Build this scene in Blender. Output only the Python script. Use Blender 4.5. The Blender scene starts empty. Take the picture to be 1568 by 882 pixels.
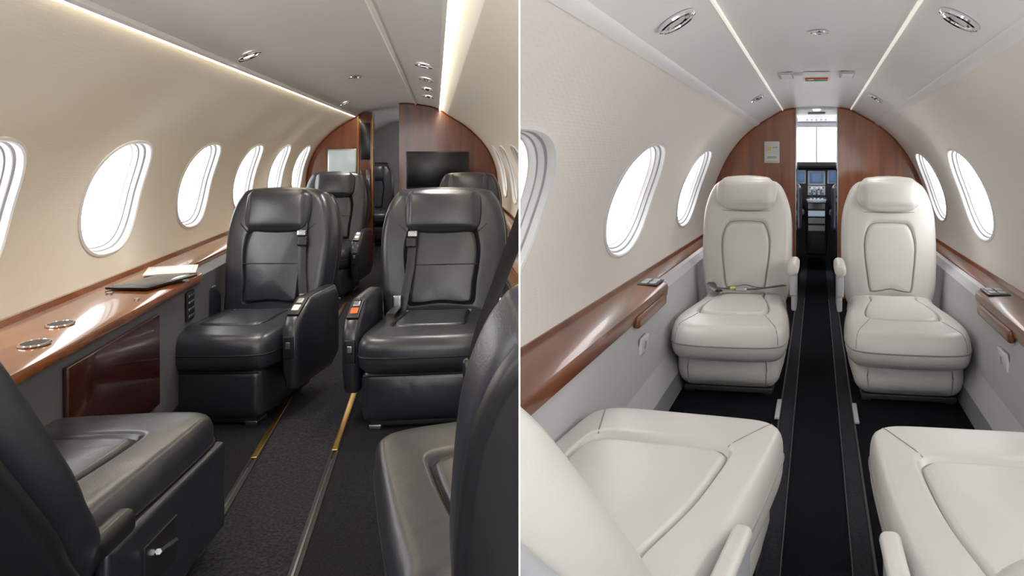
import bpy, bmesh, math
from mathutils import Vector, Matrix
R=math.radians
F=1500.0; PPX=1260.0; HOR=292.0
CAMZ=1.2
sc=bpy.context.scene
try: sc.view_settings.view_transform='Standard'
except Exception: pass

# ---------------------------------------------------------------- materials
def mat(name,col,rough=0.5,metal=0.0,coat=0.0,bump=None,var=None,emit=None,spec=0.5,wood=None,dots=None,crease=None):
    m=bpy.data.materials.new(name); m.use_nodes=True
    nt=m.node_tree; N=nt.nodes; L=nt.links
    b=N['Principled BSDF']
    b.inputs['Base Color'].default_value=(*col,1)
    b.inputs['Roughness'].default_value=rough
    b.inputs['Metallic'].default_value=metal
    b.inputs['Specular IOR Level'].default_value=spec
    if coat: 
        b.inputs['Coat Weight'].default_value=coat; b.inputs['Coat Roughness'].default_value=0.08
    tc=N.new('ShaderNodeTexCoord')
    if emit:
        b.inputs['Emission Color'].default_value=(*emit[0],1); b.inputs['Emission Strength'].default_value=emit[1]
    if var:
        n=N.new('ShaderNodeTexNoise'); n.inputs['Scale'].default_value=var[1]; n.inputs['Detail'].default_value=5
        L.new(tc.outputs['Object'],n.inputs['Vector'])
        r=N.new('ShaderNodeValToRGB')
        r.color_ramp.elements[0].position=.3; r.color_ramp.elements[1].position=.7
        r.color_ramp.elements[0].color=(*[c*(1-var[0]) for c in col],1)
        r.color_ramp.elements[1].color=(*[min(1,c*(1+var[0])) for c in col],1)
        L.new(n.outputs['Fac'],r.inputs['Fac']); L.new(r.outputs['Color'],b.inputs['Base Color'])
    if wood:
        mp=N.new('ShaderNodeMapping'); mp.inputs['Scale'].default_value=wood[0]
        L.new(tc.outputs['Object'],mp.inputs['Vector'])
        n=N.new('ShaderNodeTexNoise'); n.inputs['Scale'].default_value=1.0; n.inputs['Detail'].default_value=8; n.inputs['Distortion'].default_value=.6
        L.new(mp.outputs['Vector'],n.inputs['Vector'])
        r=N.new('ShaderNodeValToRGB')
        r.color_ramp.elements[0].position=.3; r.color_ramp.elements[1].position=.72
        r.color_ramp.elements[0].color=(*wood[1],1); r.color_ramp.elements[1].color=(*wood[2],1)
        L.new(n.outputs['Fac'],r.inputs['Fac']); L.new(r.outputs['Color'],b.inputs['Base Color'])
    if bump:
        n=N.new('ShaderNodeTexNoise'); n.inputs['Scale'].default_value=bump[0]; n.inputs['Detail'].default_value=3
        L.new(tc.outputs['Object'],n.inputs['Vector'])
        bp=N.new('ShaderNodeBump'); bp.inputs['Strength'].default_value=bump[1]; bp.inputs['Distance'].default_value=.004
        L.new(n.outputs['Fac'],bp.inputs['Height']); L.new(bp.outputs['Normal'],b.inputs['Normal'])
        if crease:
            n2=N.new('ShaderNodeTexNoise'); n2.inputs['Scale'].default_value=crease[0]; n2.inputs['Detail'].default_value=1; n2.inputs['Distortion'].default_value=.8
            L.new(tc.outputs['Object'],n2.inputs['Vector'])
            b2=N.new('ShaderNodeBump'); b2.inputs['Strength'].default_value=crease[1]; b2.inputs['Distance'].default_value=.02
            L.new(n2.outputs['Fac'],b2.inputs['Height']); L.new(b2.outputs['Normal'],bp.inputs['Normal'])
    if dots:
        v=N.new('ShaderNodeTexVoronoi'); v.inputs['Scale'].default_value=dots[0]; v.inputs['Randomness'].default_value=.25
        L.new(tc.outputs['Object'],v.inputs['Vector'])
        bp=N.new('ShaderNodeBump'); bp.inputs['Strength'].default_value=dots[1]; bp.inputs['Distance'].default_value=.003
        L.new(v.outputs['Distance'],bp.inputs['Height']); L.new(bp.outputs['Normal'],b.inputs['Normal'])
    return m
M=dict(
 blk=mat('black_leather',(.020,.022,.032),.31,bump=(220,.10),spec=.85,crease=(7,.12)),
 blk2=mat('black_leather_soft',(.026,.028,.039),.33,bump=(220,.10),spec=.85,crease=(7,.15)),
 wht=mat('cream_leather',(.665,.65,.61),.36,bump=(160,.10),crease=(6,.10)),
 seamw=mat('cream_piping',(.30,.29,.27),.6),
 seamb=mat('black_piping',(.006,.006,.008),.5),
 wallL=mat('beige_wall_fabric',(.90,.84,.75),.7,dots=(110,.12)),
 wallR=mat('ivory_wall_fabric',(.90,.865,.80),.7,dots=(100,.28)),
 ceilL=mat('ceiling_white_warm',(.92,.91,.895),.4),
 ceilR=mat('ceiling_white',(.92,.92,.92),.4),
 greyR=mat('grey_side_panel',(.53,.53,.54),.55,bump=(90,.1)),
 greyL=mat('dark_grey_side_panel',(.12,.12,.13),.6,bump=(150,.3)),
 kick=mat('kick_plate_grey',(.28,.28,.30),.5),
 frame=mat('window_frame_white',(.84,.84,.84),.3),
 framei=mat('window_frame_inner_grey',(.38,.40,.44),.3),
 woodL=mat('polished_wood_ledge',(.3,.1,.04),.22,coat=.8,wood=((14,1.2,14),(.17,.046,.012),(.38,.13,.036))),
 woodR=mat('cherry_wood_ledge',(.3,.1,.04),.34,coat=.3,wood=((16,1.4,16),(.125,.033,.010),(.25,.078,.024))),
 woodV=mat('cherry_wood_bulkhead',(.3,.1,.04),.3,coat=.5,wood=((14,14,1.2),(.19,.048,.011),(.37,.11,.027))),
 woodVd=mat('dark_red_wood_bulkhead',(.2,.05,.02),.25,coat=.6,wood=((14,14,1.2),(.10,.020,.005),(.21,.046,.010))),
 woodD=mat('dark_mahogany_panel',(.05,.012,.008),.15,coat=1,wood=((3,3,10),(.030,.006,.004),(.075,.016,.010))),
 carL=mat('charcoal_carpet',(.018,.018,.023),.95,var=(.45,130),bump=(300,1.0),spec=.2),
 carA=mat('aisle_carpet',(.034,.034,.043),.95,var=(.6,110),bump=(300,1.0),spec=.2),
 carR=mat('black_carpet',(.005,.005,.008),.95,var=(.5,150),bump=(300,1.0),spec=.1),
 carE=mat('woven_carpet_edge',(.024,.025,.031),.9,var=(.7,220),bump=(400,1.0),spec=.2),
 gold=mat('brass_rail',(.60,.38,.12),.3,metal=1),
 steel=mat('brushed_steel',(.45,.46,.48),.3,metal=1),
 chrome=mat('chrome',(.8,.8,.82),.08,metal=1),
 plas=mat('black_plastic',(.015,.015,.017),.35),
 gplas=mat('grey_plastic',(.45,.46,.49),.4),
 wplas=mat('white_plastic',(.8,.8,.8),.4),
 scr=mat('black_screen',(.004,.004,.005),.22),
 scrl=mat('lit_screen',(.3,.33,.34),.15,emit=((.75,.85,.85),.35)),
 blue=mat('cockpit_display',(.01,.02,.05),.2,emit=((.12,.24,.45),.45)),
 blue2=mat('cockpit_buttons',(.2,.3,.4),.3,emit=((.6,.75,.9),.35)),
 red=mat('red_sign',(.5,.03,.02),.4),
 green=mat('green_sign',(.03,.3,.08),.4),
 orange=mat('orange_button',(.8,.15,.03),.4),
 yel=mat('yellow_label',(.8,.7,.1),.5),
 cove=mat('warm_led_strip',(1,.9,.6),.5,emit=((1,.88,.62),23.0)),
 coveR=mat('neutral_led_strip',(1,1,.95),.5,emit=((1,.96,.84),.42)),
 lamp=mat('lamp_lens',(1,.95,.85),.4,emit=((1,.93,.82),6)),
 lampo=mat('lamp_lens_off',(.75,.77,.8),.15),
 paper=mat('paper',(.75,.74,.72),.6),
 part=mat('partition_white',(.75,.75,.75),.6),
 dark=mat('dark_trim',(.02,.02,.022),.5),
 tab=mat('tablet_glass',(.06,.07,.08),.12),
 tvb=mat('tv_bezel',(.03,.03,.03),.3),
)

# ---------------------------------------------------------------- cabin frames
class Cab: pass
def cab(vpx,vpy,cx,H,side):
    c=Cab(); th=math.atan((vpx-PPX)/F)
    dist=math.hypot(F,vpx-PPX)
    tilt=math.atan((HOR-vpy)/dist)
    c.M=Matrix.Translation((0,0,CAMZ))@Matrix.Rotation(-th,4,'Z')@Matrix.Rotation(tilt,4,'X')@Matrix.Translation((-cx,0,-H))
    c.side=side
    return c
CL=cab(818,279,.36,1.20,-1)
CR=cab(1531,306,0,1.15,1)
AL=math.atan((974.0-PPX)/F)      # direction in which the dividing wall runs
PN=Vector((math.cos(AL),-math.sin(AL),0))

class B:
    def __init__(s,name,c): s.n=name; s.c=c; s.v=[]; s.f=[]; s.m=[]; s.T=Matrix.Identity(4)
    def add(s,vs,fs,m,T=None):
        T2=s.T@T if T is not None else s.T
        o=len(s.v); s.v+= [T2@Vector(v) for v in vs]
        s.f+=[tuple(i+o for i in f) for f in fs]; s.m+=[m]*len(fs)
    def rbox(s,c,size,r,m,T=None,bulge=0,k=3,n=4):
        h=[x/2 for x in size]; r=min(r,min(h)*.999)
        def L(a):
            e=[-a,-a+r*.25,-a+r*.6,-a+r]; mid=[(-a+r)+(2*(a-r))*i/n for i in range(1,n)]
            return e+mid+[-x for x in reversed(e)]
        Ls=[L(a) for a in h]; vs=[];fs=[];d={}
        def g(p):
            key=tuple(round(x,6) for x in p)
            if key in d: return d[key]
            q=[max(-(h[i]-r),min(h[i]-r,p[i])) for i in range(3)]
            dv=Vector([p[i]-q[i] for i in range(3)])
            if dv.length>1e-9: dv=dv.normalized()*r
            P=[q[i]+dv[i] for i in range(3)]
            if bulge:
                for i in range(3):
                    if abs(abs(p[i])-h[i])<1e-7:
                        o=[j for j in range(3) if j!=i]
                        w=(1-(p[o[0]]/h[o[0]])**2)*(1-(p[o[1]]/h[o[1]])**2)
                        P[i]+=math.copysign(bulge*w,p[i])
            d[key]=len(vs); vs.append([P[i]+c[i] for i in range(3)]); return d[key]
        for ax in range(3):
            a,b=[(1,2),(2,0),(0,1)][ax]
            for sg in (-1,1):
                for i in range(len(Ls[a])-1):
                    for j in range(len(Ls[b])-1):
                        q=[]
                        for (ii,jj) in ((i,j),(i+1,j),(i+1,j+1),(i,j+1)):
                            p=[0,0,0]; p[ax]=sg*h[ax]; p[a]=Ls[a][ii]; p[b]=Ls[b][jj]; q.append(g(p))
                        if sg<0: q.reverse()
                        if len(set(q))>2: fs.append(tuple(q))
        s.add(vs,fs,m,T)
    def box(s,c,size,m,T=None,r=.003): s.rbox(c,size,r,m,T,n=1)
    def tube(s,pts,r,m,T=None,closed=False,k=6,flat=1.0):
        pts=[Vector(p) for p in pts]; n=len(pts); vs=[];fs=[]
        up0=Vector((0,0,1))
        for i,p in enumerate(pts):
            a=pts[(i-1)%n] if (closed or i>0) else p; b=pts[(i+1)%n] if (closed or i<n-1) else p
            t=(b-a).normalized(); u=t.cross(up0)
            if u.length<.05: u=t.cross(Vector((0,1,0)))
            u.normalize(); w=u.cross(t)
            for j in range(k):
                an=2*math.pi*j/k; vs.append(p+u*math.cos(an)*r+w*math.sin(an)*r*flat)
        for i in range(n if closed else n-1):
            for j in range(k):
                i2=(i+1)%n; fs.append((i*k+j,i*k+(j+1)%k,i2*k+(j+1)%k,i2*k+j))
        if not closed:
            fs.append(tuple(range(k-1,-1,-1))); fs.append(tuple((n-1)*k+j for j in range(k)))
        s.add(vs,fs,m,T)
    def cyl(s,c,r,h,m,T=None,k=28,ry=None):
        ry=ry or r; vs=[];fs=[]
        for z,e in ((-h/2,1),(h/2,1)):
            for j in range(k):
                a=2*math.pi*j/k; vs.append((c[0]+r*math.cos(a),c[1]+ry*math.sin(a),c[2]+z))
        for j in range(k): fs.append((j,(j+1)%k,k+(j+1)%k,k+j))
        fs.append(tuple(range(k-1,-1,-1))); fs.append(tuple(range(k,2*k)))
        s.add(vs,fs,m,T)
    def pad(s,out,th,r,m,T=None,crown=.02,cent=None,grooves=(),nr=22):
        n=len(out); cx,cy=cent if cent else (sum(p[0] for p in out)/n,sum(p[1] for p in out)/n)
        def inset(d):
            o=[]
            for x,y in out:
                l=math.hypot(cx-x,cy-y); t=min(.9,d/l); o.append((x+(cx-x)*t,y+(cy-y)*t))
            return o
        K=5
        rings=[[(x,y,r-r*math.sin(math.pi/2*(K-j)/K)) for x,y in inset(r*(1-math.cos(math.pi/2*(K-j)/K)))] for j in range(K+1)]
        for j in range(K+1):
            a=math.pi/2*j/K
            rings.append([(x,y,th-r+r*math.sin(a)) for x,y in inset(r*(1-math.cos(a)))])
        base=inset(r)
        ss=set([1-i/nr for i in range(1,nr)])
        for g in grooves:
            for q in (-2,-1,-.5,0,.5,1,2): ss.add(g[0]+q*g[2])
        ss=sorted([x for x in ss if .02<x<.995],reverse=True)
        for q in ss:
            c=th+crown*(1-q*q)
            for g in grooves: c-=g[1]*math.exp(-((q-g[0])/g[2])**2)
            rings.append([(cx+(x-cx)*q,cy+(y-cy)*q,c) for x,y in base]); 
        vs=[p for rg in rings for p in rg]; fs=[]
        for i in range(len(rings)-1):
            for j in range(n): fs.append((i*n+j,i*n+(j+1)%n,(i+1)*n+(j+1)%n,(i+1)*n+j))
        fs.append(tuple(range(n-1,-1,-1)))
        vs.append((cx,cy,th+crown)); ci=len(vs)-1; o=(len(rings)-1)*n
        for j in range(n): fs.append((o+j,o+(j+1)%n,ci))
        s.add(vs,fs,m,T)
    def groove_line(s,out,q,r,th,crown,cent,rad,m,T,depth):
        cx,cy=cent
        pts=[]
        for x,y in out:
            l=math.hypot(cx-x,cy-y); t=min(.9,r/l); bx,by=x+(cx-x)*t,y+(cy-y)*t
            pts.append((cx+(bx-cx)*q,cy+(by-cy)*q,th+crown*(1-q*q)-depth))
        s.tube(pts,rad,m,T,closed=True,k=5)
    def finish(s,smooth=True,ang=38,clip=True):
        bm=bmesh.new()
        vv=[bm.verts.new(s.c.M@v) for v in s.v]
        mats=[]; 
        for f,m in zip(s.f,s.m):
            if m not in mats: mats.append(m)
            try:
                bf=bm.faces.new([vv[i] for i in f]); bf.material_index=mats.index(m); bf.smooth=smooth
            except ValueError: pass
        if clip:
            no=PN*(-s.c.side)
            co=-no*.0006
            bmesh.ops.bisect_plane(bm,geom=bm.verts[:]+bm.edges[:]+bm.faces[:],plane_co=co,plane_no=no,clear_outer=True)
        if not bm.faces: bm.free(); return None
        xs=[v.co for v in bm.verts]
        o=Vector(((min(p.x for p in xs)+max(p.x for p in xs))/2,(min(p.y for p in xs)+max(p.y for p in xs))/2,min(p.z for p in xs)))
        for v in bm.verts: v.co-=o
        me=bpy.data.meshes.new(s.n+'_mesh'); bm.to_mesh(me); bm.free()
        for k in mats: me.materials.append(M[k])
        try: me.set_sharp_from_angle(angle=R(ang))
        except Exception: pass
        ob=bpy.data.objects.new(s.n,me); ob.location=o; sc.collection.objects.link(ob)
        return ob

def crom(P,n,closed=True):
    out=[];N=len(P)
    for i in range(N if closed else N-1):
        p=[Vector(P[(i+k)%N]) if closed else Vector(P[max(0,min(N-1,i+k))]) for k in (-1,0,1,2)]
        for j in range(n):
            t=j/n
            out.append(tuple(.5*((2*p[1])+(p[2]-p[0])*t+(2*p[0]-5*p[1]+4*p[2]-p[3])*t*t+(3*p[1]-p[0]-3*p[2]+p[3])*t**3)))
    if not closed: out.append(tuple(P[-1]))
    return out
def sym(half,n=4):
    P=[(x,y) for x,y in half]+[(-x,y) for x,y in reversed(half) if x>1e-6]
    return [(a,b) for a,b in crom([Vector((x,y,0))[:2] for x,y in P],n)]

# ---------------------------------------------------------------- cross-sections
class Sec:
    def __init__(s,pts):
        s.p=[Vector((a,b)) for a,b in crom([Vector(q) for q in pts],6,False)]
        s.l=[0]
        for i in range(1,len(s.p)): s.l.append(s.l[-1]+(s.p[i]-s.p[i-1]).length)
        s.L=s.l[-1]
    def at(s,t):
        t=max(0,min(s.L,t)); i=1
        while i<len(s.l)-1 and s.l[i]<t: i+=1
        u=(t-s.l[i-1])/(s.l[i]-s.l[i-1]); return s.p[i-1].lerp(s.p[i],u)
    def nrm(s,t):
        a=s.at(t-.02);b=s.at(t+.02); d=(b-a).normalized(); return Vector((-d.y,d.x))
    def s_of_z(s,z):
        for i in range(1,len(s.p)):
            if s.p[i].y>=z: return s.l[i-1]+(s.l[i]-s.l[i-1])*(z-s.p[i-1].y)/(s.p[i].y-s.p[i-1].y)
        return s.L
SL=Sec([(-.96,.60),(-.975,.72),(-.975,.86),(-.955,1.0),(-.91,1.13),(-.84,1.25),(-.73,1.37),(-.61,1.465),(-.47,1.55)])
SLc=Sec([(-.47,1.55),(-.40,1.60),(-.30,1.635),(-.12,1.66),(0,1.662)])
SR=Sec([(-.92,.53),(-.925,.66),(-.91,.80),(-.875,.95),(-.825,1.08),(-.765,1.20),(-.685,1.315),(-.60,1.405),(-.50,1.485)])
SRc=Sec([(-.50,1.485),(-.40,1.545),(-.28,1.61),(-.15,1.63),(0,1.632)])

WN=[0]
def wall(c,side,sec,wins,y0,y1,zc,hs,hy,n,mw,lower,name):
    fx=lambda x: x if side<0 else -x
    P=lambda s_,y,off=0: (lambda p,q:(fx(p.x+q.x*off),y,p.y+q.y*off))(sec.at(s_),sec.nrm(s_))
    b=B(name,c); sm=sec.s_of_z(zc); bh=hs*1.18; ah=hy*1.12
    def grid(ss,ys,m):
        vs=[P(q,y) for q in ss for y in ys]; fs=[]
        k=len(ys)
        for i in range(len(ss)-1):
            for j in range(k-1): fs.append((i*k+j,i*k+j+1,(i+1)*k+j+1,(i+1)*k+j))
        b.add(vs,fs,m)
    lin=lambda a,bb,k:[a+(bb-a)*i/k for i in range(k+1)]
    m=10
    grid(lin(0,sm-bh,5),[y0,y1],mw); grid(lin(sm+bh,sec.L,10),[y0,y1],mw)
    ws=sorted(wins); cur=y0
    for yc in ws:
        if yc-ah>cur: grid(lin(sm-bh,sm+bh,m),[cur,yc-ah],mw)
        per=[]
        for i in range(m): per.append((-1+2*i/m,-1))
        for i in range(m): per.append((1,-1+2*i/m))
        for i in range(m): per.append((1-2*i/m,1))
        for i in range(m): per.append((-1,1-2*i/m))
        def se(u,v):
            a=math.atan2(v,u); cc,s2=math.cos(a),math.sin(a)
            return (math.copysign(abs(cc)**(2/n),cc),math.copysign(abs(s2)**(2/n),s2))
        vs=[];K=5
        for k in range(K+1):
            t=k/K
            for (u,v) in per:
                e=se(u,v); hyy=(u*ah)*(1-t)+e[0]*hy*t; vv=(v*bh)*(1-t)+e[1]*hs*t
                vs.append(P(sm+vv,yc+hyy))
        fs=[];Np=len(per)
        for k in range(K):
            for j in range(Np): fs.append((k*Np+j,k*Np+(j+1)%Np,(k+1)*Np+(j+1)%Np,(k+1)*Np+j))
        b.add(vs,fs,mw)
        cur=yc+ah
        WN[0]+=1
        w=B('window_%d'%WN[0],c); Nw=72
        rings=[(1.03,.002,'frame'),(1.035,-.004,'frame'),(1.0,-.008,'frame'),(.975,-.004,'frame'),(.955,.014,'frame'),(.93,.018,'framei'),(.92,.020,'frame'),(.90,.034,'frame'),(.885,.036,'framei'),(.875,.036,'frame'),(.86,.055,'frame'),(.84,.056,'frame')]
        vs=[]
        for q,off,_ in rings:
            for j in range(Nw):
                a=2*math.pi*j/Nw; e=(math.copysign(abs(math.cos(a))**(2/n),math.cos(a)),math.copysign(abs(math.sin(a))**(2/n),math.sin(a)))
                vs.append(P(sm+hs*q*e[1],yc+hy*q*e[0],off))
        for i in range(len(rings)-1):
            w.add(vs[i*Nw:(i+2)*Nw],[(j,(j+1)%Nw,Nw+(j+1)%Nw,Nw+j) for j in range(Nw)],rings[i+1][2])
        w.finish(ang=50)
    if cur<y1: grid(lin(sm-bh,sm+bh,m),[cur,y1],mw)
    for (pts,mm) in lower:
        for i in range(len(pts)-1):
            (xa,za),(xb,zb)=pts[i],pts[i+1]
            b.add([(fx(xa),y0,za),(fx(xa),y1,za),(fx(xb),y1,zb),(fx(xb),y0,zb)],[(0,1,2,3)],mm)
    return b.finish(ang=50)

# ================================================================= LEFT (dark) CABIN
Y0=-.30
lowL=[([(-.98,.605),(-.70,.60),(-.70,.10)],'greyL'),([(-.70,.10),(-.67,0)],'dark')]
wall(CL,-1,SL,[.3,1.5,2.76,3.93,5.14,6.36,7.53,8.66,10.2,11.4,12.6],Y0,14.5,1.0,.248,.315,2.5,'wallL',lowL,'wall_left')
wall(CL,1,SL,[5.6,6.6,7.55,10.2,11.4,12.6],Y0,14.5,1.0,.245,.30,2.5,'wallL',lowL,'wall_right')
def ceiling(c,sec,y0,y1,m):
    b=B('ceiling',c); pp=sec.p; pts=[(p.x,p.y) for p in pp]+[(-p.x,p.y) for p in reversed(pp[:-1])]
    vs=[(x,y,z) for x,z in pts for y in (y0,y1)]
    b.add(vs,[(2*i,2*i+1,2*i+3,2*i+2) for i in range(len(pts)-1)],m); b.finish(ang=60)
ceiling(CL,SLc,Y0,14.5,'ceilL')

def prism(b,prof,y0,y1,m,close=True):
    n=len(prof); vs=[(x,y0,z) for x,z in prof]+[(x,y1,z) for x,z in prof]
    fs=[(i,(i+1)%n,n+(i+1)%n,n+i) for i in range(n)]
    fs+= [tuple(range(n-1,-1,-1)),tuple(range(n,2*n))]
    b.add(vs,fs,m)
b=B('floor',CL)
b.add([(-.72,Y0,0),(-.30,Y0,0),(-.30,14.5,0),(-.72,14.5,0)],[(0,1,2,3)],'carL')
b.add([(-.30,Y0,0),(-.02,Y0,0),(-.02,14.5,0),(-.30,14.5,0)],[(0,1,2,3)],'carA')
b.add([(-.02,Y0,0),(.72,Y0,0),(.72,14.5,0),(-.02,14.5,0)],[(0,1,2,3)],'carL')
b.finish()
for x in (-.315,-.025):
    b=B('seat_rail',CL)
    prism(b,[(x-.016,0),(x-.014,.006),(x-.004,.007),(x-.004,.002),(x+.004,.002),(x+.004,.007),(x+.014,.006),(x+.016,0)],Y0,9.2,'dark')
    b.box((x,4.35,.008),(.024,1.9,.006),'gold'); b.box((x,6.6,.008),(.022,1.2,.006),'gold')
    b.box((x,2.0,.008),(.008,2.6,.004),'steel')
    b.finish()
for x in (-.475,.40):
    b=B('cove_light_strip',CL)
    z0=1.545 if x<-.45 else 1.592
    prism(b,[(x-.009,z0-.004),(x+.011,z0+.002),(x+.011,z0+.012),(x-.009,z0+.006)],Y0,9.2,'cove')
    prism(b,[(x+.011,z0-.006),(x+.022,z0+.0),(x+.022,z0+.015),(x+.011,z0+.012)] if x<0 else [(x-.022,z0-.0),(x-.011,z0-.006),(x-.011,z0+.012),(x-.022,z0+.02)],Y0,9.2,'ceilL')
    b.finish()
b=B('trim_1',CL)
prism(b,[(.150,1.650),(.160,1.641),(.170,1.650),(.170,1.66),(.150,1.66)],Y0,9.2,'ceilL'); b.finish()

def ledge(c,side,prof_w,prof_n,ysplit,y0,y1,m,name='side_ledge'):
    fx=lambda x: x if side<0 else -x
    b=B(name,c)
    def sweep(prof,a,bb):
        n=len(prof); vs=[(fx(x),a,z) for x,z in prof]+[(fx(x),bb,z) for x,z in prof]
        b.add(vs,[(i,(i+1)%n,n+(i+1)%n,n+i) for i in range(n)]+[tuple(range(n-1,-1,-1)),tuple(range(n,2*n))],m)
    sweep(prof_w,y0,ysplit-.10)
    n=len(prof_w); K=6; vs=[]
    for k in range(K+1):
        t=k/K; e=t*t*(3-2*t); yy=ysplit-.10+.22*t
        vs+=[(fx(prof_w[i][0]*(1-e)+prof_n[i][0]*e),yy,prof_w[i][1]*(1-e)+prof_n[i][1]*e) for i in range(n)]
    b.add(vs,[(k*n+i,k*n+(i+1)%n,(k+1)*n+(i+1)%n,(k+1)*n+i) for k in range(K) for i in range(n)],m)
    sweep(prof_n,ysplit+.12,y1)
    return b
pw=[(-.99,.60),(-.99,.655),(-.955,.655),(-.945,.635),(-.70,.628),(-.678,.620),(-.672,.605),(-.676,.590),(-.70,.585)]
pn=[(-.99,.60),(-.99,.655),(-.955,.655),(-.945,.635),(-.82,.630),(-.80,.622),(-.795,.607),(-.80,.592),(-.81,.587)]
b=ledge(CL,-1,pw,pn,4.25,Y0,9.2,'woodL')
for (x,y) in ((-.80,3.02),(-.755,2.74)):
    b.tube([(x+.034*math.cos(a*math.pi/14),y+.050*math.sin(a*math.pi/14),.634) for a in range(28)],.004,'chrome',closed=True)
    b.cyl((x,y,.631),.033,.010,'plas',ry=.049)
b.cyl((-.86,3.6,.634),.012,.01,'steel')
b.cyl((-.72,3.45,.630),.010,.01,'steel')
b.finish()
b=ledge(CL,1,pw,pn,4.25,Y0,8.4,'woodL'); b.finish()
b=B('cabinet_door',CL); b.rbox((-.692,3.18,.37),(.016,.82,.36),.006,'woodD'); b.cyl((-.684,3.5,.5),.006,.004,'steel'); b.finish()
b=B('air_vent_panel',CL); b.rbox((-.692,4.02,.50),(.012,.10,.13),.004,'plas')
for i in range(4): b.box((-.686,4.02,.455+.03*i),(.005,.085,.012),'steel')
b.finish()
b=B('tablet_computer',CL); b.T=Matrix.Translation((-.775,3.82,.642))@Matrix.Rotation(R(-16),4,'Z')
b.rbox((0,0,0),(.17,.34,.010),.004,'plas'); b.rbox((0,0,.004),(.145,.30,.006),.002,'tab'); b.finish()
b=B('brochure',CL); b.T=Matrix.Translation((-.80,4.15,.643))@Matrix.Rotation(R(12),4,'Z')
b.box((0,0,0),(.20,.26,.006),'paper',r=.001); b.box((.01,.0,.005),(.15,.20,.004),'wplas',r=.001); b.finish()

def downlight(c,x,y,z,r,ang,lens='lamp',name='ceiling_downlight'):
    b=B(name,c); b.T=Matrix.Translation((x,y,z))@Matrix.Rotation(ang,4,'Y')
    ring=[(r*math.cos(2*math.pi*j/32),r*math.sin(2*math.pi*j/32),0) for j in range(32)]
    b.tube(ring,r*.16,'chrome',closed=True,k=8)
    K=5; vs=[];n=32
    for k in range(K+1):
        q=1-k/K*.62; zz=-.004+.010*(k/K)
        vs+=[(p[0]*q,p[1]*q,zz) for p in ring]
    b.add(vs,[(k*n+j,k*n+(j+1)%n,(k+1)*n+(j+1)%n,(k+1)*n+j) for k in range(K) for j in range(n)],'chrome' if name!='smoke_detector' else 'ceilL')
    b.cyl((0,0,.002),r*.50,.008,lens)
    return b.finish()
def csec(sec,x):
    xs=-abs(x)
    for i in range(1,len(sec.p)):
        if sec.p[i].x>=xs:
            a,bb=sec.p[i-1],sec.p[i]; t=(xs-a.x)/(bb.x-a.x); an=math.atan2(bb.y-a.y,bb.x-a.x)
            return a.y+(bb.y-a.y)*t,(an if x<0 else -an)
    return sec.p[-1].y,0
for x,y,r in ((-.40,3.75,.045),(-.40,7.45,.04),(-.40,1.4,.045),(.30,4.3,.042),(.30,5.15,.04),(.30,6.0,.04),(.30,6.85,.04)):
    z,a=csec(SLc,x); downlight(CL,x,y,z-.010,r,-a)
z,a=csec(SLc,-.13); downlight(CL,-.13,5.4,z-.008,.035,-a,'lampo','smoke_detector')

def halfbulk(b,sec,secc,xd,side,y,th,m,z0=0):
    fx=lambda x: x if side<0 else -x
    pts=[(-.70,z0),(-.70,sec.p[0].y)]+[(p.x,p.y) for p in sec.p]+[(p.x,p.y) for p in secc.p]
    pts=[p for p in pts if (p[0]<xd)]
    vs=[];
    for x,z in pts: vs+=[(fx(x),y,z),(fx(xd),y,z),(fx(x),y+th,z),(fx(xd),y+th,z)]
    fs=[]
    for i in range(len(pts)-1):
        a=4*i;c=4*(i+1)
        fs+=[(a,a+1,c+1,c),(a+2,a+3,c+3,c+2),(a+1,a+3,c+3,c+1)]
    b.add(vs,fs,m)
    rim=[(fx(x),y-.004,z) for x,z in pts[2:]]
    b.tube(rim,.013,m,k=8)
b=B('wood_bulkhead',CL); halfbulk(b,SL,SLc,-.455,-1,9.3,.05,'woodV'); b.finish(ang=30)
b=B('galley_cabinet',CL)
b.rbox((-.378,9.42,.80),(.150,.30,1.60),.006,'woodVd'); b.box((-.305,9.26,.80),(.010,.02,1.6),'gold'); b.box((-.45,9.26,.80),(.008,.02,1.6),'gold')
b.box((-.378,9.262,1.28),(.10,.012,.4),'scr'); b.box((-.378,9.262,.7),(.10,.012,.55),'woodD')
b.finish()
b=B('wood_bulkhead',CL)
halfbulk(b,SL,SLc,0.0,1,8.5,.05,'woodVd')
b.finish(ang=30)
b=B('television',CL)
b.rbox((.375,8.47,.985),(.61,.04,.375),.008,'tvb'); b.box((.375,8.447,.99),(.585,.006,.345),'scr'); b.finish()
b=B('television',CL)
b.rbox((-.61,9.27,1.065),(.30,.035,.27),.008,'steel'); b.box((-.61,9.250,1.065),(.265,.006,.23),'scrl'); b.finish()
b=B('wall_back',CL)
b.add([(-1.1,14.4,0),(1.1,14.4,0),(1.1,14.4,1.8),(-1.1,14.4,1.8)],[(0,1,2,3)],'ceilL'); b.finish()
b=B('luggage_cabinet',CL); b.rbox((-.50,12.6,.5),(.36,.5,1.0),.02,'woodD'); b.rbox((.1,12.6,.6),(.5,.5,1.2),.02,'woodVd'); b.finish()

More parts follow.
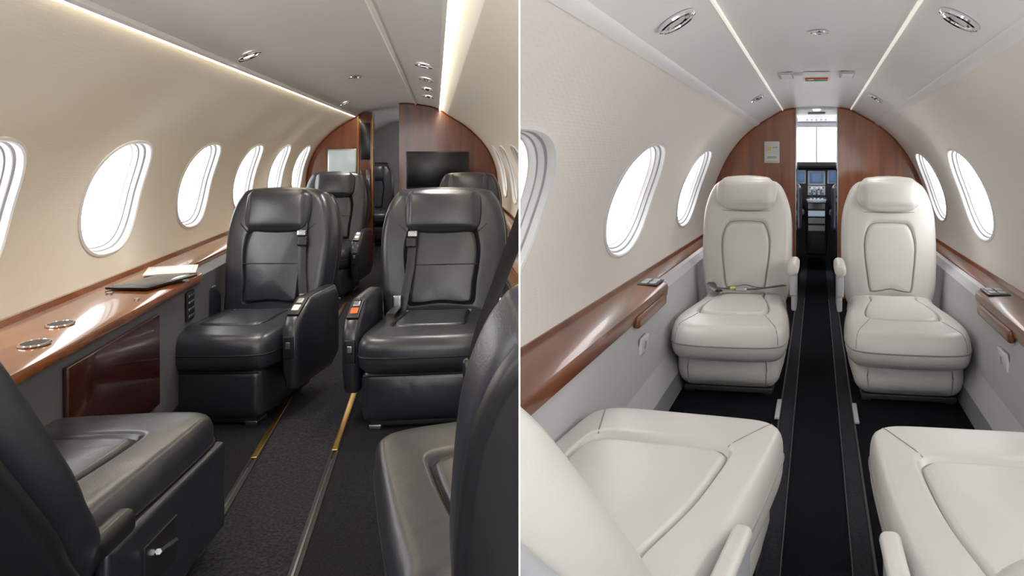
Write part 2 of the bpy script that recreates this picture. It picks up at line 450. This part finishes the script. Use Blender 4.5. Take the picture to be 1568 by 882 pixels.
# ================================================================= SEATS
def belt(b,pts,m='plas',w=.022,T=None):
    b.tube(pts,w,m,T,k=6,flat=.12)
def black_seat(c,x,y,yaw,recl=12,Dc=.60,W=.50,cz=.41,Hb=.66,arms=(1,1),strap=0,basex=0,armh=.52,bw=1.0,armlow=0,name='black_leather_armchair'):
    b=B(name,c); b.T=Matrix.Translation((x,y,0))@Matrix.Rotation(R(yaw),4,'Z')
    h=W/2; f=-Dc/2; k=Dc/2
    b.rbox((basex,-.02,.025),(W*.80,Dc*.8,.03),.008,'plas')
    b.rbox((basex,0,.14),(W*.92,Dc*.92,.23),.04,'blk',bulge=.010)
    b.tube([(basex-W*.44,f*.94,.235),(basex+W*.44,f*.94,.235)],.004,'seamb',k=5)
    out=sym([(0,f-.02),(h*.45,f-.018),(h*.80,f-.002),(h*.95,f+.035),(h*1.0,f+.12),(h*1.0,0),(h*.97,k*.7),(h*.9,k),(0,k)],5)
    g=[(.66,.018,.024)]; ce=(0,k*(.75 if armlow else .30))
    Tc=Matrix.Translation((0,0,cz-.17))
    b.pad(out,.16,.055,'blk2',Tc,crown=.028,cent=ce,grooves=g)
    b.groove_line(out,.66,.055,.16,.028,ce,.0025,'seamb',Tc,.017)
    b.groove_line(out,1.0,0.0,.075,0,(0,0),.004,'seamb',Tc,0)
    r=R(recl); Tb=Matrix.Translation((0,k-.02,cz-.06))@Matrix(((1,0,0,0),(0,math.sin(r),-math.cos(r),0),(0,math.cos(r),math.sin(r),0),(0,0,0,1)))
    hb=h*bw
    ob=sym([(0,-.02),(hb*.80,-.02),(hb*.95,.02),(hb*1.0,.15),(hb*1.05,.30),(hb*1.05,Hb-.22),(hb*.98,Hb-.11),(hb*.86,Hb-.035),(hb*.68,Hb),(0,Hb+.012)],5)
    b.pad(ob,.15,.05,'blk',Tb@Matrix.Translation((0,0,-.13)),crown=.024,cent=(0,.20),grooves=[(.66,.020,.024)])
    b.groove_line(ob,.66,.05,.15,.024,(0,.20),.0025,'seamb',Tb@Matrix.Translation((0,0,-.13)),.018)
    b.pad([(a*1.02,bb*1.0) for a,bb in ob],.05,.02,'plas',Tb@Matrix.Translation((0,0,-.155)),crown=0)
    b.rbox((0,Hb-.118,.030),(W*.60*bw,.205,.085),.034,'blk2',Tb,bulge=.014)
    for bb in (.27,Hb-.225):
        b.tube([(-hb*.60,bb,.032),(-hb*.3,bb,.0405),(0,bb,.044),(hb*.3,bb,.0405),(hb*.60,bb,.032)],.0035,'seamb',Tb,k=5)
    for sg in (-1,1):
        b.tube([(sg*hb*.60,Hb-.225,.030),(sg*hb*.74,Hb-.185,.024),(sg*hb*.97,Hb-.165,.0)],.0035,'seamb',Tb,k=5)
    for sg,on in ((-1,arms[0]),(1,arms[1])):
        if not on: continue
        X=sg*(h+.040)
        prof=[(f+.14,.13),(f+.11,.22),(f+.11,armh-.13),(f+.14,armh-.075),(f+.27,armh-.005),(f+.31,armh),(k-.02,armh),(k+.02,armh-.05),(k+.02,.18),(k-.07,.13)]
        wd=.038
        vs=[];n=len(prof)
        pc=(sum(p[0] for p in prof)/n,sum(p[1] for p in prof)/n)
        for (dx,q) in ((-wd,.90),(-wd*.8,.97),(-wd*.45,1.0),(wd*.45,1.0),(wd*.8,.97),(wd,.90)):
            for p in prof: vs.append((X+dx,pc[0]+(p[0]-pc[0])*q,pc[1]+(p[1]-pc[1])*q))
        fs=[(a*n+i,a*n+(i+1)%n,(a+1)*n+(i+1)%n,(a+1)*n+i) for a in range(5) for i in range(n)]
        fs+=[tuple(range(n-1,-1,-1)),tuple(range(5*n,6*n))]
        b.add(vs,fs,'blk')
        Tp=Matrix.Translation((X,f+.205,armh-.036))@Matrix.Rotation(R(27),4,'X')
        b.rbox((0,0,0),(.052,.13,.014),.005,'plas',Tp); b.rbox((0,.03,.007),(.028,.035,.008),.003,'steel',Tp); b.rbox((0,-.02,.007),(.032,.04,.008),.003,'wplas' if sg>0 else 'orange',Tp)
        b.rbox((X,f+.103,armh-.2),(.045,.012,.10),.004,'plas'); b.rbox((X,f+.096,armh-.19),(.02,.006,.03),.002,'steel')
    if armlow:
        sg=-1
        b.rbox((sg*(h+.004),.0,.19),(.035,Dc*.90,.26),.014,'blk')
        b.rbox((sg*(h+.023),.10,.20),(.008,.18,.11),.003,'plas'); b.tube([(sg*(h+.031),.04,.20),(sg*(h+.034),.14,.22)],.008,'chrome')
        b.rbox((sg*(h+.005),k-.06,.345),(.05,.18,.06),.02,'plas')
    if strap:
        sx=strap
        belt(b,[(sx*.135,Hb-.16,.044),(sx*.14,.40,.056),(sx*.15,.25,.054),(sx*.175,.08,.062),(sx*.19,-.0,.07)],'plas',.02,Tb)
        b.rbox((sx*.14,.42,.068),(.045,.03,.02),.006,'steel',Tb); b.rbox((sx*.145,.38,.063),(.05,.05,.02),.008,'plas',Tb)
        belt(b,[(sx*.20,k-.05,cz+.02),(sx*.19,.12,cz+.03),(sx*.2,.05,cz+.02)],'plas',.02)
        b.rbox((sx*.195,k-.10,cz+.05),(.04,.025,.06),.006,'steel')
    for sg in (-1,1): b.box((basex+sg*W*.36,-Dc*.36,.01),(.05,.10,.02),'steel')
    return b.finish(ang=45)
black_seat(CL,-.50,4.12,-14,recl=13,strap=1,basex=-.02)
black_seat(CL,.345,3.86,-8,recl=12,W=.56,strap=-1,bw=1.04)
black_seat(CL,-.53,7.1,-8,recl=12)
black_seat(CL,.57,6.6,-8,recl=12,arms=(1,0))
black_seat(CL,-.45,10.8,0); black_seat(CL,.25,10.6,0)
black_seat(CL,-.58,2.38,174,recl=40,Dc=.76,W=.55,cz=.42,arms=(0,1),armh=.50,armlow=1,Hb=.88,bw=1.15)
black_seat(CL,.555,1.98,186,recl=30,Dc=.90,W=.64,cz=.42,arms=(0,0),armlow=1,Hb=.76,bw=.71)
b=B('seat_belt',CL); belt(b,[(.57,1.90,1.08),(.53,2.0,.93),(.475,2.08,.76),(.445,2.12,.62),(.44,2.14,.44)],'plas',.022)
b.rbox((.452,2.10,.64),(.055,.03,.05),.01,'plas'); b.finish()

# ================================================================= RIGHT (light) CABIN
YR=6.95
lowR=[([(-.93,.53),(-.80,.53),(-.765,.50),(-.73,.20),(-.69,.09)],'greyR'),([(-.69,.09),(-.675,0)],'kick')]
wall(CR,-1,SR,[.45,1.98,3.76,5.57],Y0,YR+.02,.985,.285,.455,2.2,'wallR',lowR,'wall_left')
wall(CR,1,SR,[1.2,2.85,4.72,6.25],Y0,YR+.02,.985,.27,.43,2.2,'wallR',lowR,'wall_right')
ceiling(CR,SRc,Y0,YR+.02,'ceilR')
b=B('floor',CR)
for x0,x1,m in ((-.70,-.165,'carR'),(-.165,-.10,'carE'),(-.10,.10,'carR'),(.10,.165,'carE'),(.165,.70,'carR')):
    b.add([(x0,Y0,0),(x1,Y0,0),(x1,10.6,0),(x0,10.6,0)],[(0,1,2,3)],m)
b.finish()
for x in (-.165,.165,-.10,.10):
    b=B('seat_rail',CR)
    wd=.006 if abs(x)>.12 else .003
    prism(b,[(x-wd,0),(x-wd*.6,.006),(x+wd*.6,.006),(x+wd,0)],Y0,6.9,'dark')
    if abs(x)>.12: b.rbox((x-.01*(1 if x<0 else -1),3.75,.010),(.022,.28,.012),.004,'gplas')
    b.finish()
for sgn in (-1,1):
    b=B('cove_light_strip',CR); x=sgn*.285; z0=1.600
    prism(b,[(x-.004,z0-.002),(x+.004,z0-.002),(x+.004,z0+.01),(x-.004,z0+.01)],Y0,6.9,'coveR')
    b.finish()
    b=B('trim_2',CR); 
    prism(b,[(sgn*.515,1.466),(sgn*.485,1.486),(sgn*.480,1.495),(sgn*.50,1.50),(sgn*.53,1.475)],Y0,6.93,'ceilR'); b.finish()
pw=[(-.94,.52),(-.94,.565),(-.915,.565),(-.905,.548),(-.775,.540),(-.752,.532),(-.745,.515),(-.750,.475),(-.775,.455)]
pn=[(-.94,.52),(-.94,.565),(-.915,.565),(-.905,.548),(-.855,.543),(-.835,.535),(-.828,.518),(-.832,.485),(-.845,.465)]
for side in (-1,1):
    b=ledge(CR,side,pw,pn,4.12,Y0,6.93,'woodR')
    fx=lambda x:x if side<0 else -x
    b.rbox((fx(-.825),3.97,.546),(.10,.19,.008),.003,'plas',Matrix.Identity(4))
    for i in (-1,1):
        for j in (-1,1): b.rbox((fx(-.825)+i*.022,3.97+j*.042,.552),(.034,.062,.006),.003,'gplas')
    b.rbox((fx(-.745),3.60,.475),(.030,.62,.050),.014,'woodR')
    b.finish(ang=40)
    b=B('power_outlet',CR); b.T=Matrix.Translation((fx(-.742),3.42,.36))@Matrix.Rotation(R(7)*(1 if side<0 else -1),4,'Y')
    b.rbox((0,0,0),(.014,.14,.075),.004,'wplas'); b.rbox((.008 if side<0 else -.008,0,0),(.006,.03,.035),.002,'gplas'); b.finish()

for x,y,r in ((-.385,2.2,.052),(.385,2.3,.052),(-.365,5.05,.042),(.365,5.15,.042)):
    z,a=csec(SRc,x); downlight(CR,x,y,z-.010,r,-a,'lampo')
z,a=csec(SRc,0); downlight(CR,0.01,2.95,z-.006,.03,0,'lampo','smoke_detector')
b=B('exit_sign',CR); b.rbox((0,4.35,1.615),(.145,.20,.03),.008,'wplas')
b.box((0,4.31,1.598),(.12,.07,.006),'red'); b.box((0,4.40,1.598),(.12,.04,.006),'green'); b.box((-.03,4.31,1.5965),(.03,.04,.006),'wplas'); b.finish()
for s_ in (-1,1):
    b=B('ceiling_speaker',CR); b.rbox((s_*.16,4.35,1.622),(.075,.24,.012),.004,'gplas')
    for i in range(5): b.box((s_*.16,4.26+.045*i,1.615),(.06,.02,.004),'ceilR')
    b.finish()

for side in (-1,1):
    b=B('wood_bulkhead',CR); halfbulk(b,SR,SRc,-.175,side,YR,.06,'woodV')
    b.box((side*.176,YR-.004,.81),(.008,.016,1.60),'steel'); b.finish(ang=30)
    b=B('galley_cabinet',CR)
    b.rbox((side*.335,7.55,.80),(.30,1.0,1.60),.006,'woodVd' if side>0 else 'plas')
    b.box((side*.182,7.5,.8),(.006,.3,1.3),'woodD')
    b.box((side*.182,7.2,1.2),(.006,.10,.5),'gplas'); b.box((side*.180,7.3,1.15),(.010,.02,.12),'chrome')
    b.finish()
b=B('safety_placard',CR)
b.box((-.378,YR-.012,1.245),(.13,.006,.185),'paper',r=.001)
b.box((-.378,YR-.017,1.20),(.11,.004,.06),'wplas'); b.box((-.40,YR-.019,1.275),(.03,.003,.03),'yel'); b.box((-.35,YR-.019,1.285),(.04,.003,.012),'gplas'); b.box((-.378,YR-.020,1.20),(.08,.003,.02),'gplas')
b.box((-.378,YR-.019,1.165),(.09,.003,.010),'yel')
b.finish()
b=B('vestibule_ceiling',CR); b.rbox((0,7.6,1.64),(.9,1.3,.03),.005,'ceilR'); b.rbox((0,7.2,1.622),(.06,.12,.01),.004,'lamp'); b.box((0,7.7,1.62),(.16,.2,.012),'gplas'); b.finish()
b=B('cockpit_dashboard',CR)
b.rbox((0,9.75,.86),(1.5,.35,.52),.05,'plas'); b.rbox((0,9.62,1.13),(1.4,.45,.07),.03,'dark')
b.rbox((0,9.9,.35),(1.5,.1,.8),.01,'dark')
b.rbox((0,9.35,.45),(.24,.9,.62),.03,'plas'); 
b.rbox((0,9.56,.975),(.20,.02,.17),.004,'gplas'); b.rbox((0,9.545,.98),(.16,.01,.13),.002,'blue')
b.rbox((0,9.50,.83),(.20,.02,.11),.004,'gplas'); 
for i in range(-3,4): 
    for j in range(4): b.box((i*.025,9.485,.795+j*.024),(.014,.01,.012),'blue2' if (i+j)%3 else 'plas')
for sx in (-.22,.22): 
    b.rbox((sx,9.56,.99),(.19,.02,.16),.004,'gplas'); b.rbox((sx,9.545,.99),(.16,.01,.13),.002,'blue')
Tt=Matrix.Translation((0,9.0,.74))
b.rbox((0,0,0),(.20,.5,.03),.008,'gplas',Tt)
for i in (-.05,0,.05):
    b.tube([(i,.05,0),(i,.02,.12)],.008,'steel',Tt); b.rbox((i,.02,.13),(.03,.03,.03),.01,'wplas',Tt)
for i in range(4): b.rbox((-.06+.04*i,-.15,.02),(.024,.16,.012),.003,'blue2',Tt)
for i in range(4): b.rbox((0,8.885,.68-.08*i),(.18,.01,.06),.003,'blue2' if i==1 else 'gplas')
for sx in (-1,1):
    b.tube([(sx*.34,9.5,.75),(sx*.34,9.3,.85)],.015,'steel'); b.tube([(sx*.34-.10,9.28,.95),(sx*.34-.10,9.28,.85),(sx*.34+.10,9.28,.85),(sx*.34+.10,9.28,.95)],.014,'plas')
b.finish()
for sx in (-.38,.38):
    b=B('pilot_seat',CR); b.T=Matrix.Translation((sx,8.75,0))
    b.rbox((0,.0,.25),(.36,.4,.4),.05,'plas'); b.rbox((0,.1,.47),(.44,.46,.12),.05,'blk'); b.rbox((0,-.13,.68),(.44,.12,.50),.05,'blk',bulge=.01); b.rbox((0,-.14,.95),(.26,.10,.13),.04,'blk'); b.rbox((-.22 if sx>0 else .22,.05,.62),(.06,.3,.06),.02,'blk')
    b.finish()
b=B('cockpit_frame',CR)
b.rbox((0,8.9,1.66),(1.6,1.4,.06),.02,'gplas'); b.box((-.75,9.2,.6),(.04,2.2,1.2),'dark'); b.box((.75,9.2,.6),(.04,2.2,1.2),'dark')
b.tube([(0,9.55,1.63),(0,9.95,1.1)],.010,'gplas'); b.rbox((0,9.5,1.60),(.9,.10,.06),.02,'gplas')
for i in range(-2,3): b.cyl((i*.05,8.9,1.625),.012,.02,'blue2')
b.finish()

def white_seat(c,x,y,yaw,recl=11,Dc=1.15,W=.575,cz=.365,Hb=.745,arms=(0,1),belts=False,armlow=False,sq=False,bw=1.0,straight=False,name='white_leather_armchair'):
    b=B(name,c); b.T=Matrix.Translation((x,y,0))@Matrix.Rotation(R(yaw),4,'Z')
    h=W/2; f=-Dc/2; k=Dc/2
    b.rbox((0,-.02,.02),(W*.78,Dc*.72,.03),.008,'dark')
    for sg in (-1,1): b.rbox((sg*W*.34,f+.22,.016),(.05,.14,.03),.006,'gplas')
    b.tube([(-W*.34,f+.17,.02),(W*.34,f+.17,.02)],.007,'chrome')
    b.rbox((0,.03,.135),(W*.88,Dc*.88,.20),.07,'wht',bulge=.018)
    for sg in (-1,1): b.tube([(sg*W*.33,f+.090,.06),(sg*W*.34,f+.080,.135),(sg*W*.33,f+.090,.20)],.003,'seamw',k=5)
    if sq: hp=[(0,f-.015),(h*.45,f-.014),(h*.76,f-.006),(h*.92,f+.03),(h*.99,f+.10),(h*1.0,f+.30),(h*.99,f+.55),(h*.96,k*.35),(h*.90,k*.8),(h*.84,k),(0,k)]
    else: hp=[(0,f-.022),(h*.5,f-.014),(h*.80,f+.012),(h*.95,f+.07),(h*1.02,f+.20),(h*1.01,f+.42),(h*.95,k*.35),(h*.87,k*.8),(h*.80,k),(0,k)]
    out=sym(hp,5)
    Tc=Matrix.Translation((0,0,cz-.185)); ce=(0,k*(.80 if sq else .50))
    pr=.065 if sq else .082; cr=.028; gd=.019; gq=.70
    b.pad(out,.175,pr,'wht',Tc,crown=cr,cent=ce,grooves=[(gq,gd,.024)])
    b.groove_line(out,gq,pr,.175,cr,ce,.0024,'seamw',Tc,gd-.001)
    b.groove_line(out,1.0,-.001,.085,0,(0,0),.0035,'seamw',Tc,0)
    # corner seams following the pad surface from the groove to the rounded edge
    n=len(out)
    tgt=min(range(n),key=lambda i:(out[i][0]-h*.90)**2+(out[i][1]-(f+.02))**2)
    ox,oy=out[tgt]; cx,cy=ce; l=math.hypot(ox-cx,oy-cy)
    for sg in (-1,1):
        pts=[]
        for q in (gq+.03,gq+.08,.84,.92,1.0):
            zz=.175+cr*(1-q*q)-gd*math.exp(-((q-gq)/.024)**2)
            bx,by=ox+(cx-ox)*pr/l,oy+(cy-oy)*pr/l
            pts.append((sg*(cx+(bx-cx)*q),cy+(by-cy)*q,zz))
        for a in (70,45,20,0):
            d=pr*(1-math.cos(R(a))); pts.append((sg*(ox+(cx-ox)*d/l),oy+(cy-oy)*d/l,.175-pr+pr*math.sin(R(a))))
        b.tube(pts,.0022,'seamw',Tc,k=5)
    r=R(recl); Tb=Matrix.Translation((0,k-.03,cz-.05))@Matrix(((1,0,0,0),(0,math.sin(r),-math.cos(r),0),(0,math.cos(r),math.sin(r),0),(0,0,0,1)))
    hb=.275*bw
    if straight: ob=sym([(0,-.02),(hb*.84,-.02),(hb*.95,.02),(hb*1.0,.12),(hb*1.02,.40),(hb*1.02,Hb-.25),(hb*1.0,Hb-.12),(hb*.90,Hb-.03),(hb*.70,Hb),(0,Hb+.008)],5)
    else: ob=sym([(0,-.02),(hb*.76,-.02),(hb*.91,.01),(hb*.99,.12),(hb*1.02,.30),(hb*1.01,Hb-.26),(hb*.96,Hb-.16),(hb*.85,Hb-.07),(hb*.72,Hb-.02),(hb*.54,Hb),(0,Hb+.008)],5)
    Tq=Tb@Matrix.Translation((0,0,-.12))
    b.pad(ob,.14,.065,'wht',Tq,crown=.032,cent=(0,.13),grooves=[(.62,.019,.022)])
    b.groove_line(ob,.62,.065,.14,.032,(0,.13),.0024,'seamw',Tq,.018)
    b.pad([(a*1.01,bb) for a,bb in ob],.04,.018,'gplas',Tb@Matrix.Translation((0,0,-.145)),crown=0)
    b.rbox((0,Hb-.094,.035),(.345,.19,.10),.048,'wht',Tb,bulge=.018)
    b.tube([(-.15,Hb-.205,.030),(0,Hb-.21,.043),(.15,Hb-.205,.030)],.003,'seamw',Tb,k=5)
    for sg in (-1,1): b.tube([(sg*.15,Hb-.205,.030),(sg*.19,Hb-.19,.018),(sg*.235,Hb-.175,-.008)],.0025,'seamw',Tb,k=5)
    for sg,on in ((-1,arms[0]),(1,arms[1])):
        if not on: continue
        X=sg*(h*.86+.055)
        if armlow:
            b.rbox((sg*(h+.005),k-.12,.27),(.035,.42,.17),.015,'gplas'); b.rbox((sg*(h+.012),k-.08,.355),(.045,.42,.035),.016,'wht')
        else:
            b.rbox((X,k-.23,.545),(.062,.42,.065),.026,'wht',bulge=.003)
            b.rbox((X+sg*.004,k-.20,.42),(.030,.30,.24),.012,'gplas'); b.rbox((X,k-.40,.46),(.035,.03,.13),.01,'gplas')
    if belts:
        z=cz+.018
        belt(b,[(-.20,k-.10,z-.0),(-.15,k-.20,z+.014),(-.06,k-.27,z+.022),(.0,k-.29,z+.022)],'plas',.028)
        belt(b,[(.24,k-.06,z+.02),(.15,k-.14,z+.016),(.08,k-.25,z+.022),(.0,k-.29,z+.022)],'plas',.028)
        b.rbox((.0,k-.29,z+.024),(.07,.05,.018),.006,'steel'); b.rbox((-.05,k-.28,z+.028),(.035,.03,.016),.005,'yel'); b.tube([(-.21,k-.06,z+.02),(-.18,k-.2,z+.016),(-.13,k-.32,z+.016)],.028,'plas',k=6,flat=.3)
    return b.finish(ang=45)
white_seat(CR,-.435,4.43,0,arms=(0,1),belts=True)
white_seat(CR,.435,4.43,0,arms=(1,0))
white_seat(CR,-.455,2.02,174,recl=50,Dc=1.08,W=.63,arms=(1,0),armlow=True,sq=True,Hb=1.0,bw=1.0,straight=True)
white_seat(CR,.475,2.02,181,recl=54,Dc=1.08,W=.63,arms=(0,1),armlow=True,sq=True)

# ================================================================= dividing wall between the two cabins
b=B('wall_divider',CR); 
d=Vector((math.sin(AL),math.cos(AL),0)); Mi=CR.M.inverted()
p0=d*.55; p1=d*14.8; t=PN*.0005
vs=[Mi@(p+q+Vector((0,0,z))) for p in (p0,p1) for q in (-t,t) for z in (-.02,1.95)]
b.add(vs,[(0,1,3,2),(4,6,7,5),(0,4,5,1),(2,3,7,6),(0,2,6,4),(1,5,7,3)],'part'); b.finish(clip=False,smooth=False)

# ================================================================= lights / world
w=bpy.data.worlds.new('sky'); sc.world=w; w.use_nodes=True
bg=w.node_tree.nodes['Background']; bg.inputs[0].default_value=(.99,.99,1,1); bg.inputs[1].default_value=4.6
def spot(c,x,y,z,p,col,name='downlight_lamp'):
    l=bpy.data.lights.new(name,'SPOT'); l.energy=p; l.color=col; l.spot_size=R(130); l.spot_blend=.8; l.shadow_soft_size=.05
    o=bpy.data.objects.new(name,l); o.matrix_world=c.M@Matrix.Translation((x,y,z)); sc.collection.objects.link(o)
for x,y in ((-.38,3.75),(-.38,7.45),(.28,4.3),(.28,6.0),(-.1,10.5)): spot(CL,x,y,1.57,16,(1,.97,.93))
for x,y in ((-.36,2.2),(.36,2.3),(-.35,5.05),(.35,5.1)): spot(CR,x,y,1.52,5,(1,.98,.95))

cam=bpy.data.cameras.new('camera'); co=bpy.data.objects.new('camera',cam); sc.collection.objects.link(co)
cam.sensor_width=36; cam.lens=F/1920*36; cam.shift_x=-(PPX-960)/1920; cam.shift_y=(HOR-540)/1920; cam.clip_start=.03
co.location=(0,0,CAMZ); co.rotation_euler=(R(90),0,0)
sc.camera=co
